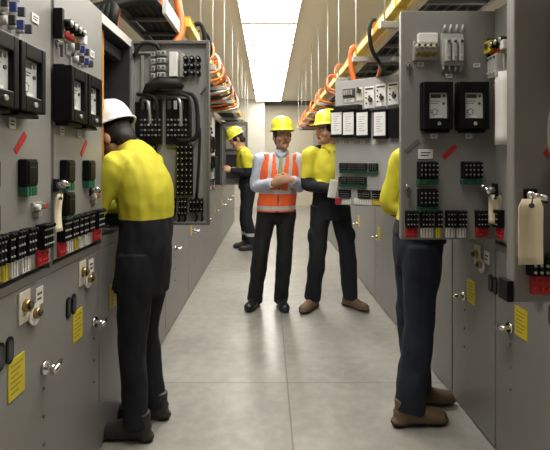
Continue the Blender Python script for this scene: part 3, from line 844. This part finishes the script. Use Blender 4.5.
def hat_mesh(Hm, m):
    """hard hat: ribbed dome over a brim that reaches out at the front"""
    b = MB(); i = b.mi(m); n = 36; rows = []
    def ring(rx, ry, z, yo=0.0, peak=0.0):
        out = []
        for k in range(n):
            a = 2*PI*k/n; x, y = rx*math.sin(a), -ry*math.cos(a)
            fr = max(0, math.cos(a))**2
            out.append(b.bm.verts.new(Hm @ Vector((x, .008+yo+y-peak*fr, z-.004*fr*(1 if peak else 0)))))
        return out
    prof = [(.118,.138,.020,.055),(.120,.140,.026,.055),(.108,.128,.034,.006),(.107,.126,.055,0),(.104,.122,.085,0),(.094,.112,.115,0),(.074,.090,.143,0),(.044,.055,.160,0),(.014,.018,.166,0)]
    inner = [(.113,.132,.021,.050),(.101,.120,.028,.0),(.098,.116,.06,0),(.085,.10,.110,0),(.04,.05,.150,0)]
    R = [ring(rx,ry,z,0,pk) for rx,ry,z,pk in prof]; I = [ring(rx,ry,z,0,pk) for rx,ry,z,pk in inner]
    def band(A,B):
        for k in range(n):
            f = b.bm.faces.new((A[k],A[(k+1)%n],B[(k+1)%n],B[k])); f.material_index = i; f.smooth = True
    for A,B in zip(R,R[1:]): band(A,B)
    f = b.bm.faces.new(R[-1]); f.material_index = i; f.smooth = True
    band(I[0],R[0])
    for A,B in zip(I,I[1:]): band(B,A)
    b.bm.faces.new(list(reversed(I[-1])))
    bmesh.ops.recalc_face_normals(b.bm, faces=b.bm.faces[:])
    for x in (-.026,0,.026):                               # crown ribs
        b.tube([Hm @ Vector((x,.008-.118*math.cos(t),.052+.112*math.sin(t)*(1-.02*abs(x)/.026))) for t in [.25+k*(PI-.5)/14 for k in range(15)]],.0055,m,6)
    return b.mesh('hard_hat')
def strap_mesh(Hm):
    b = MB(); b.tube([Hm @ Vector((.100*math.sin(t),.012-.118*math.cos(t),.030)) for t in [2*PI*k/24 for k in range(25)]],.008,'black',6)
    return b.mesh('headband')
def hair_mesh(Hm, m):
    h = Body(); 
    h.ballm(Hm,(0,.018,.026),(.077,.096,.084)); h.ballm(Hm,(0,.055,-.02),(.062,.058,.060))
    for s in (-1,1): h.ballm(Hm,(s*.068,-.002,.020),(.012,.018,.030))
    inv = Hm.inverted()
    return h.mesh('hair',.009,[m],cut=lambda p: (inv@p).y < -.045 or ((inv@p).y < -.03 and (inv@p).z < .05 and abs((inv@p).x) < .055),thick=-.003,folds=.003,fscale=40)
def eyes(person, Hm):
    for s in (-1,1):
        b = MB(); b.ball((s*.030,-.076,.004),(.0125,.0125,.0105),'eyewhite'); b.ball((s*.030,-.086,.004),(.0048,.004,.0048),'ink')
        me = b.mesh('eye'); me.transform(Hm); put('eye', me, person)
def boot(name, person, ankle, yaw, m, L=.235, h=.15, toe_drop=0):
    """shoe pointing along -y before the yaw; heel behind the ankle"""
    bd = Body(); z0 = -ankle[2]
    bd.limb([V(0,.075,z0+.045),V(0,.03,z0+.055),V(0,-.04,z0+.056),V(0,-.10,z0+.045),V(0,-L+.062,z0+.038),V(0,-L+.045,z0+.030)],[(.030,.040),(.038,.052),(.043,.054),(.050,.043),(.046,.036),(.018,.018)],side=(1,0,0))
    bd.limb([V(0,.02,z0+.05),V(0,.022,z0+.10),V(0,.028,z0+h)],[(.042,.06),(.043,.055),(.046,.052)],side=(1,0,0))
    bd.ball(V(0,.055,z0+.024),(.038,.045,.024)).ball(V(0,-.14,z0+.024),(.048,.075,.024))
    me = bd.mesh(name,.008,[m,'sole'],pick=lambda p: 1 if p.z < z0+.028 else 0,smooth=2)
    for v in me.vertices:
        if v.co.z < z0+.0: v.co.z = z0
    me.transform(Matrix.Translation(ankle) @ Matrix.Rotation(yaw,4,'Z'))
    return put(name, me, person)

def build_person(name_label, loc, yaw, k, J, look):
    """J: joints in metres for a 1.72 m figure facing -y; look: clothing"""
    P = thing('person', name_label, 'person', loc, yaw)
    g = lambda key: Vector(J[key])
    sp = [Vector(p) for p in J['spine']]                   # pelvis, waist, chest, shoulder line, neck base
    tw = Vector(J.get('side',(1,0,0)))
    Hm = head_matrix(J['head'], J.get('hyaw',0), J.get('hpitch',0), J.get('hroll',0))
    neck_top = Hm @ Vector((0,.028,-.055))
    # ---- body
    bd = Body()
    bd.limb([sp[0]-V(0,0,.06),sp[0],sp[1],sp[2],sp[3],sp[4]],[(.12,.08),(.135,.09),(.125,.09),(.145,.10),(.125,.075),(.058,.056)],side=tw)
    bd.limb([sp[4]-V(0,0,.03),(sp[4]+neck_top)/2,neck_top],[(.060,.060),(.053,.055),(.050,.052)],side=tw)
    add_head(bd, Hm)
    for s in 'LR':
        bd.limb([g('hip'+s)+V(0,0,.03),(g('hip'+s)*.55+g('knee'+s)*.45),g('knee'+s),(g('knee'+s)*.65+g('ankle'+s)*.35),g('ankle'+s)],[.075,.064,.048,.047,.034])
        sh,el,wr = g('shoulder'+s),g('elbow'+s),g('wrist'+s)
        bd.limb([sh+(sp[3]-sh)*.25,sh,(sh+el)/2,el,(el*.65+wr*.35),wr],[.045,.048,.041,.034,.035,.023])
        hd = J.get('hand'+s)
        if hd: hand(bd, wr, hd[0], hd[1], hd[2], hd[3] if len(hd)>3 else .9)
        bd.ball(g('ankle'+s)-V(0,0,.035),(.034,.05,.03))
    me = bd.mesh('body',.0062,[look['skin'],'lip',look['hair']],pick=skin_pick(Hm),smooth=2)
    put('body', me, P)
    eyes(P, Hm)
    put('hair', hair_mesh(Hm, look['hair']), P)
    hm = Hm @ Matrix.Translation((0,.004,.032)) @ Matrix.Rotation(look.get('hat_tilt',0),4,'X') @ Matrix.Scale(1.0 if look['hat'] == 'hatwhite' else .92,4)
    hat = put('hard_hat', hat_mesh(hm, look['hat']), P); put('headband', strap_mesh(hm), hat)
    # ---- trousers
    tr = Body()
    tr.limb([sp[0]+(sp[1]-sp[0])*.45,sp[0]+V(0,0,.03),sp[0]-V(0,0,.06),sp[0]-V(0,0,.12)],[(.148,.112),(.165,.125),(.162,.122),(.12,.10)],side=tw)
    fl = look.get('flare',1.0)
    for s in 'LR':
        hp,kn,an = g('hip'+s),g('knee'+s),g('ankle'+s)
        hem = an + (an-kn).normalized()*look.get('hem',.02)
        tr.limb([hp+V(0,0,.05),hp-V(0,0,.03),(hp*.5+kn*.5),kn,(kn*.5+an*.5),hem],[(.088,.10),(.094,.103),(.083,.088),(.070*fl,.073*fl),(.066*fl,.070*fl),(.062*fl,.070*fl)],side=tw)
        if look.get('pocket'):
            c = hp*.45+kn*.55; tr.ball(c+tw*(.07 if s=='R' else -.07),(.030,.06,.075))
    me = tr.mesh('trousers',.009,look['trousers'],pick=look.get('trouser_pick'),smooth=3,folds=.009,fscale=12)
    put('trousers', me, P)
    # ---- shirt with sleeves
    hemz = look['shirt_hem']
    st = Body(); w = look.get('width',1.0)
    low = sp[0]+(sp[0]-sp[1]).normalized()*hemz if hemz > 0 else sp[0]+(sp[1]-sp[0])*(-hemz)
    mid = [low] + ([sp[0]] if hemz > .03 else []) + [sp[1],sp[2],sp[3],sp[4]]
    rr = [(.176*w,.136)] + ([(.172*w,.134)] if hemz > .03 else []) + [(.160*w,.128),(.176*w,.136),(.150*w,.100),(.066,.066)]
    st.limb(mid, rr, side=tw)
    if 'belly' in J: st.ball(Vector(J['belly'][0]), J['belly'][1])
    for s in 'LR':
        sh,el,wr = g('shoulder'+s),g('elbow'+s),g('wrist'+s)
        st.limb([sh+(sp[3]-sh)*.35+V(0,0,-.01),sh,(sh*.55+el*.45),el,(el*.5+wr*.5),wr],[.070,.074,.066,.057,.053,.042])
    st.limb([sp[4]+V(0,0,-.02),sp[4]+(neck_top-sp[4])*.35],[(.070,.070),(.066,.066)],side=tw)
    me = st.mesh('shirt',.0085,look['shirt'],pick=look.get('shirt_pick'),smooth=3,folds=.010,fscale=12)
    put('shirt', me, P)
    # ---- boots
    for s in 'LR': boot('boot' if look.get('boots','boot') != 'shoe' else 'shoe', P, J['ankle'+s], J.get('foot'+s,0), look['boot_mat'], h=look.get('boot_h',.15))
    P.scale = (k,k,k)
    return P, sp, tw, Hm

# 1. man in the orange vest, facing the camera
J = dict(spine=[(.03,0,.93),(.045,0,1.07),(.058,-.005,1.25),(.070,.005,1.40),(.080,.012,1.46)], head=(.088,-.015,1.615), hyaw=.22, hpitch=-.06,
    hipL=(-.065,0,.89), kneeL=(-.125,-.02,.48), ankleL=(-.170,.03,.085), hipR=(.125,0,.89), kneeR=(.105,-.025,.48), ankleR=(.075,.02,.085),
    shoulderL=(-.115,.01,1.395), elbowL=(-.165,.03,1.15), wristL=(-.005,-.20,1.185), shoulderR=(.250,.01,1.395), elbowR=(.262,.02,1.15), wristR=(.165,-.20,1.215),
    handL=((.95,-.30,.35),(.3,.9,.1),(0,0,1),.8), handR=((-.95,-.25,.10),(-.2,.9,-.2),(0,0,1),.9), footL=-.35, footR=.2)
look = dict(skin='skinA', hair='hairgrey', hat='hatyellow', hat_tilt=.05, trousers=['blacktrouser'], shirt=['shirtblue'], shirt_hem=-.3, boots='shoe', boot_mat='bootblack', boot_h=.10, flare=1.12, hem=.035)
P1, sp, tw, Hm = build_person('person in an orange hi-vis vest over a pale blue shirt, hands together, facing the camera', (.048,4.36,0), 0, 1.0, J, look)
vs = Body()
vs.limb([V(.03,0,.89),sp[0]+V(0,0,.03),sp[1],sp[2],sp[3]+V(0,0,-.01),sp[4]+V(0,0,.0)],[(.182,.150),(.182,.150),(.174,.146),(.186,.152),(.168,.118),(.080,.078)],side=(1,0,0))
for s,x in (('L',-1),('R',1)):
    sh = Vector(J['shoulder'+s]); vs.limb([sp[3]+V(0,0,-.03),(sp[3]+sh)/2+V(0,0,.008),sh*.75+sp[3]*.25+V(0,0,.004)],[.09,.084,.078])
def vx(p):                                                  # distance from the vest's leaning centre line
    t = (p.z-.85)/.6; return p.x-(.03+.045*t)
def vest_pick(p):
    x = vx(p)
    if .078 < abs(x) < .110 and p.z > 1.12: return 1
    if 1.085 < p.z < 1.12 or .935 < p.z < .975: return 1
    if abs(x) < .006 and p.y < 0: return 2
    return 0
def vest_cut(p):
    x = vx(p)
    if p.z < .915 or p.z > 1.452: return True
    if p.y < .0 and p.z > 1.14 and abs(x) < (p.z-1.14)*.19: return True
    return abs(x) > .205
me = vs.mesh('vest',.008,['orangevest','silver','ink'],pick=vest_pick,cut=vest_cut,thick=-.004,smooth=2,folds=.004,fscale=10)
put('vest', me, P1)
tb = Body(); tb.limb([V(.073,-.095,1.425),V(.070,-.125,1.36),V(.062,-.150,1.25),V(.055,-.152,1.14)],[(.016,.010),(.018,.009),(.027,.008),(.034,.008)],side=(1,0,0))
put('tie', tb.mesh('tie',.006,['tie'],smooth=1), P1)
cb = Body()
for s in (-1,1): cb.limb([V(.078+s*.055,.02,1.462),V(.076+s*.045,-.06,1.458),V(.074+s*.018,-.095,1.425)],[(.012,.022),(.012,.024),(.010,.020)])
put('collar', cb.mesh('collar',.006,['shirtblue'],smooth=1), P1)

# 2. man in yellow and navy beside him, head in profile
J = dict(spine=[(0,0,.93),(-.005,0,1.07),(-.01,-.005,1.25),(-.015,.005,1.40),(-.018,.012,1.46)], head=(-.035,-.01,1.615), hyaw=-1.25, hpitch=.06,
    hipL=(-.095,0,.89), kneeL=(-.135,-.03,.48), ankleL=(-.165,.02,.085), hipR=(.095,0,.89), kneeR=(.150,-.03,.48), ankleR=(.185,.0,.085),
    shoulderL=(-.195,.01,1.395), elbowL=(-.225,-.03,1.13), wristL=(-.06,-.235,1.10), shoulderR=(.170,.01,1.395), elbowR=(.205,.03,1.13), wristR=(.10,-.20,1.12),
    handL=((.9,-.35,-.10),(.1,.5,-.9),(.3,-.9,.2),.8), handR=((-.75,-.5,-.1),(0,.3,-.9),(-.3,-.8,.2),.8), footL=-.75, footR=.55)
def r_pick(p):
    if p.z < 1.105 and abs(p.x) < .19 and p.y > -.17: return 1
    eL = Vector((-.225,-.03,1.13)); 
    if p.z < 1.19 and (p.x < -.165 or p.y < -.15 or p.x > .165): return 1
    return 0
look = dict(skin='skinB', hair='hair', hat='hatyellow', hat_tilt=.0, trousers=['navy'], shirt=['hivis','navy'], shirt_pick=r_pick, shirt_hem=.11, boot_mat='bootbrown', flare=1.12, pocket=True, hem=.0)
P2, sp2, _, Hm2 = build_person('person in a yellow and navy work shirt, head turned in profile towards the orange vest', (.59,4.33,0), .16, 1.035, J, look)
cb = Body()
for s in (-1,1): cb.limb([V(-.018+s*.056,.03,1.458),V(-.018+s*.052,-.04,1.462),V(-.018+s*.022,-.095,1.42)],[(.011,.024),(.011,.026),(.009,.020)])
o = put('collar', cb.mesh('collar',.006,['hivis'],smooth=1), P2)

# 3. worker in the white hat at the left, leaning into the open cabinet
J = dict(spine=[(0,0,.93),(0,.015,1.07),(0,-.005,1.27),(0,-.05,1.41),(0,-.10,1.48)], head=(0,-.19,1.52), hyaw=.0, hpitch=.50,
    hipL=(-.09,0,.89), kneeL=(-.095,-.05,.48), ankleL=(-.10,-.005,.085), hipR=(.09,0,.89), kneeR=(.10,-.01,.48), ankleR=(.105,.01,.085),
    shoulderL=(-.165,-.06,1.375), elbowL=(-.20,-.19,1.14), wristL=(-.10,-.40,1.12), shoulderR=(.165,-.06,1.375), elbowR=(.20,-.20,1.12), wristR=(.10,-.39,1.10),
    handL=((.25,-.9,.1),(.6,.1,-.6),(0,0,1),.7), handR=((-.25,-.9,.1),(-.6,.1,-.6),(0,0,1),.7), footL=.15, footR=.15, side=(1,0,0))
look = dict(skin='skinB', hair='hair', hat='hatwhite', hat_tilt=-.05, trousers=['navy'], shirt=['hivis','navy'], shirt_pick=lambda p: 1 if p.z < 1.11 else 0, shirt_hem=.20, boot_mat='bootdark', flare=.98, hem=.02)
P3, *_ = build_person('person in a white hard hat leaning into the open cabinet on the left', (-.635,2.37,0), math.radians(-106), .98, J, look)
for ch in P3.children:
    if ch.name.startswith('shirt'): pass

# 4. far worker, head bowed, facing the left row
J = dict(spine=[(0,0,.93),(0,0,1.07),(0,-.03,1.25),(0,-.07,1.395),(0,-.10,1.45)], head=(0,-.165,1.585), hyaw=0, hpitch=.55,
    hipL=(-.09,0,.89), kneeL=(-.10,-.03,.48), ankleL=(-.105,.0,.085), hipR=(.09,0,.89), kneeR=(.10,-.03,.48), ankleR=(.105,.06,.085),
    shoulderL=(-.19,-.065,1.37), elbowL=(-.22,-.03,1.13), wristL=(-.13,-.26,1.15), shoulderR=(.19,-.065,1.37), elbowR=(.22,-.03,1.12), wristR=(.13,-.26,1.14),
    handL=((.35,-.85,.3),(.7,.3,-.3),(0,0,1),.9), handR=((-.35,-.85,.3),(-.7,.3,-.3),(0,0,1),.9), footL=0, footR=0)
def f_tpick(p): return 1 if .20 < p.z < .25 else 0
def f_pick(p):
    if p.z < 1.10: return 1
    if p.z < 1.185 and (abs(p.x) > .17 or p.y < -.19): return 1
    return 0
look = dict(skin='skinB', hair='hair', hat='hatyellow', hat_tilt=0, trousers=['navy','silver'], trouser_pick=f_tpick, shirt=['hivis','navy'], shirt_pick=f_pick, shirt_hem=.05, boot_mat='bootdark', flare=1.1, hem=-.03)
P4, *_ = build_person('person with bowed head in a yellow hard hat, working far down the left row', (-.32,7.35,0), math.radians(-80), 1.10, J, look)

# 5. worker half hidden behind the open door on the right
J = dict(spine=[(0,0,.93),(0,-.02,1.07),(0,-.05,1.25),(0,-.075,1.40),(0,-.09,1.46)], head=(0,-.10,1.605), hyaw=0, hpitch=.35,
    hipL=(-.09,0,.89), kneeL=(-.10,.025,.48), ankleL=(-.105,.075,.085), hipR=(.09,0,.89), kneeR=(.10,-.0,.48), ankleR=(.10,-.04,.085),
    shoulderL=(-.185,-.08,1.38), elbowL=(-.19,-.125,1.12), wristL=(-.12,-.22,1.15), shoulderR=(.19,.03,1.38), elbowR=(.215,.085,1.11), wristR=(.12,-.20,1.14),
    handL=((.3,-.9,.1),(.7,.2,-.3),(0,0,1),.8), handR=((-.3,-.9,.1),(-.7,.2,-.3),(0,0,1),.8), footL=.1, footR=.05)
look = dict(skin='skinB', hair='hair', hat='hatyellow', hat_tilt=0, trousers=['jean'], shirt=['hivis','navy'], shirt_pick=lambda p: 1 if p.z < 1.06 else 0, shirt_hem=-.2, boot_mat='bootbrown', flare=1.1, hem=.01)
P5, *_ = build_person('person in dark blue jeans and brown boots, mostly hidden behind the open two-meter door', (.81,2.50,0), math.radians(90), 1.0, J, look)

# the folded white papers the profile man holds
b = MB()
b.box(-.035,-.006,-.085,.035,.006,.075,'paper',.003).box(-.030,-.010,-.080,.034,-.006,.070,'paper',.002)
t = b.build('folded_paper', None, (.565,4.00,1.15)); t.rotation_euler = (.1,.15,.1)
tag(t,'folded white papers held by the person in yellow and navy','paper')
# ------------------------------------------------------------------ world and view
w = bpy.data.worlds.new('world'); bpy.context.scene.world = w; w.use_nodes = True
w.node_tree.nodes['Background'].inputs[0].default_value = (.5,.5,.5,1); w.node_tree.nodes['Background'].inputs[1].default_value = .03
sc = bpy.context.scene
sc.view_settings.view_transform = 'Standard'; sc.view_settings.look = 'None'; sc.view_settings.gamma = 1; sc.view_settings.exposure = 0.35
sc.view_settings.use_curve_mapping = False
sc.cycles.use_denoising = True
sc.cycles.max_bounces = 6; sc.cycles.diffuse_bounces = 4; sc.cycles.glossy_bounces = 3
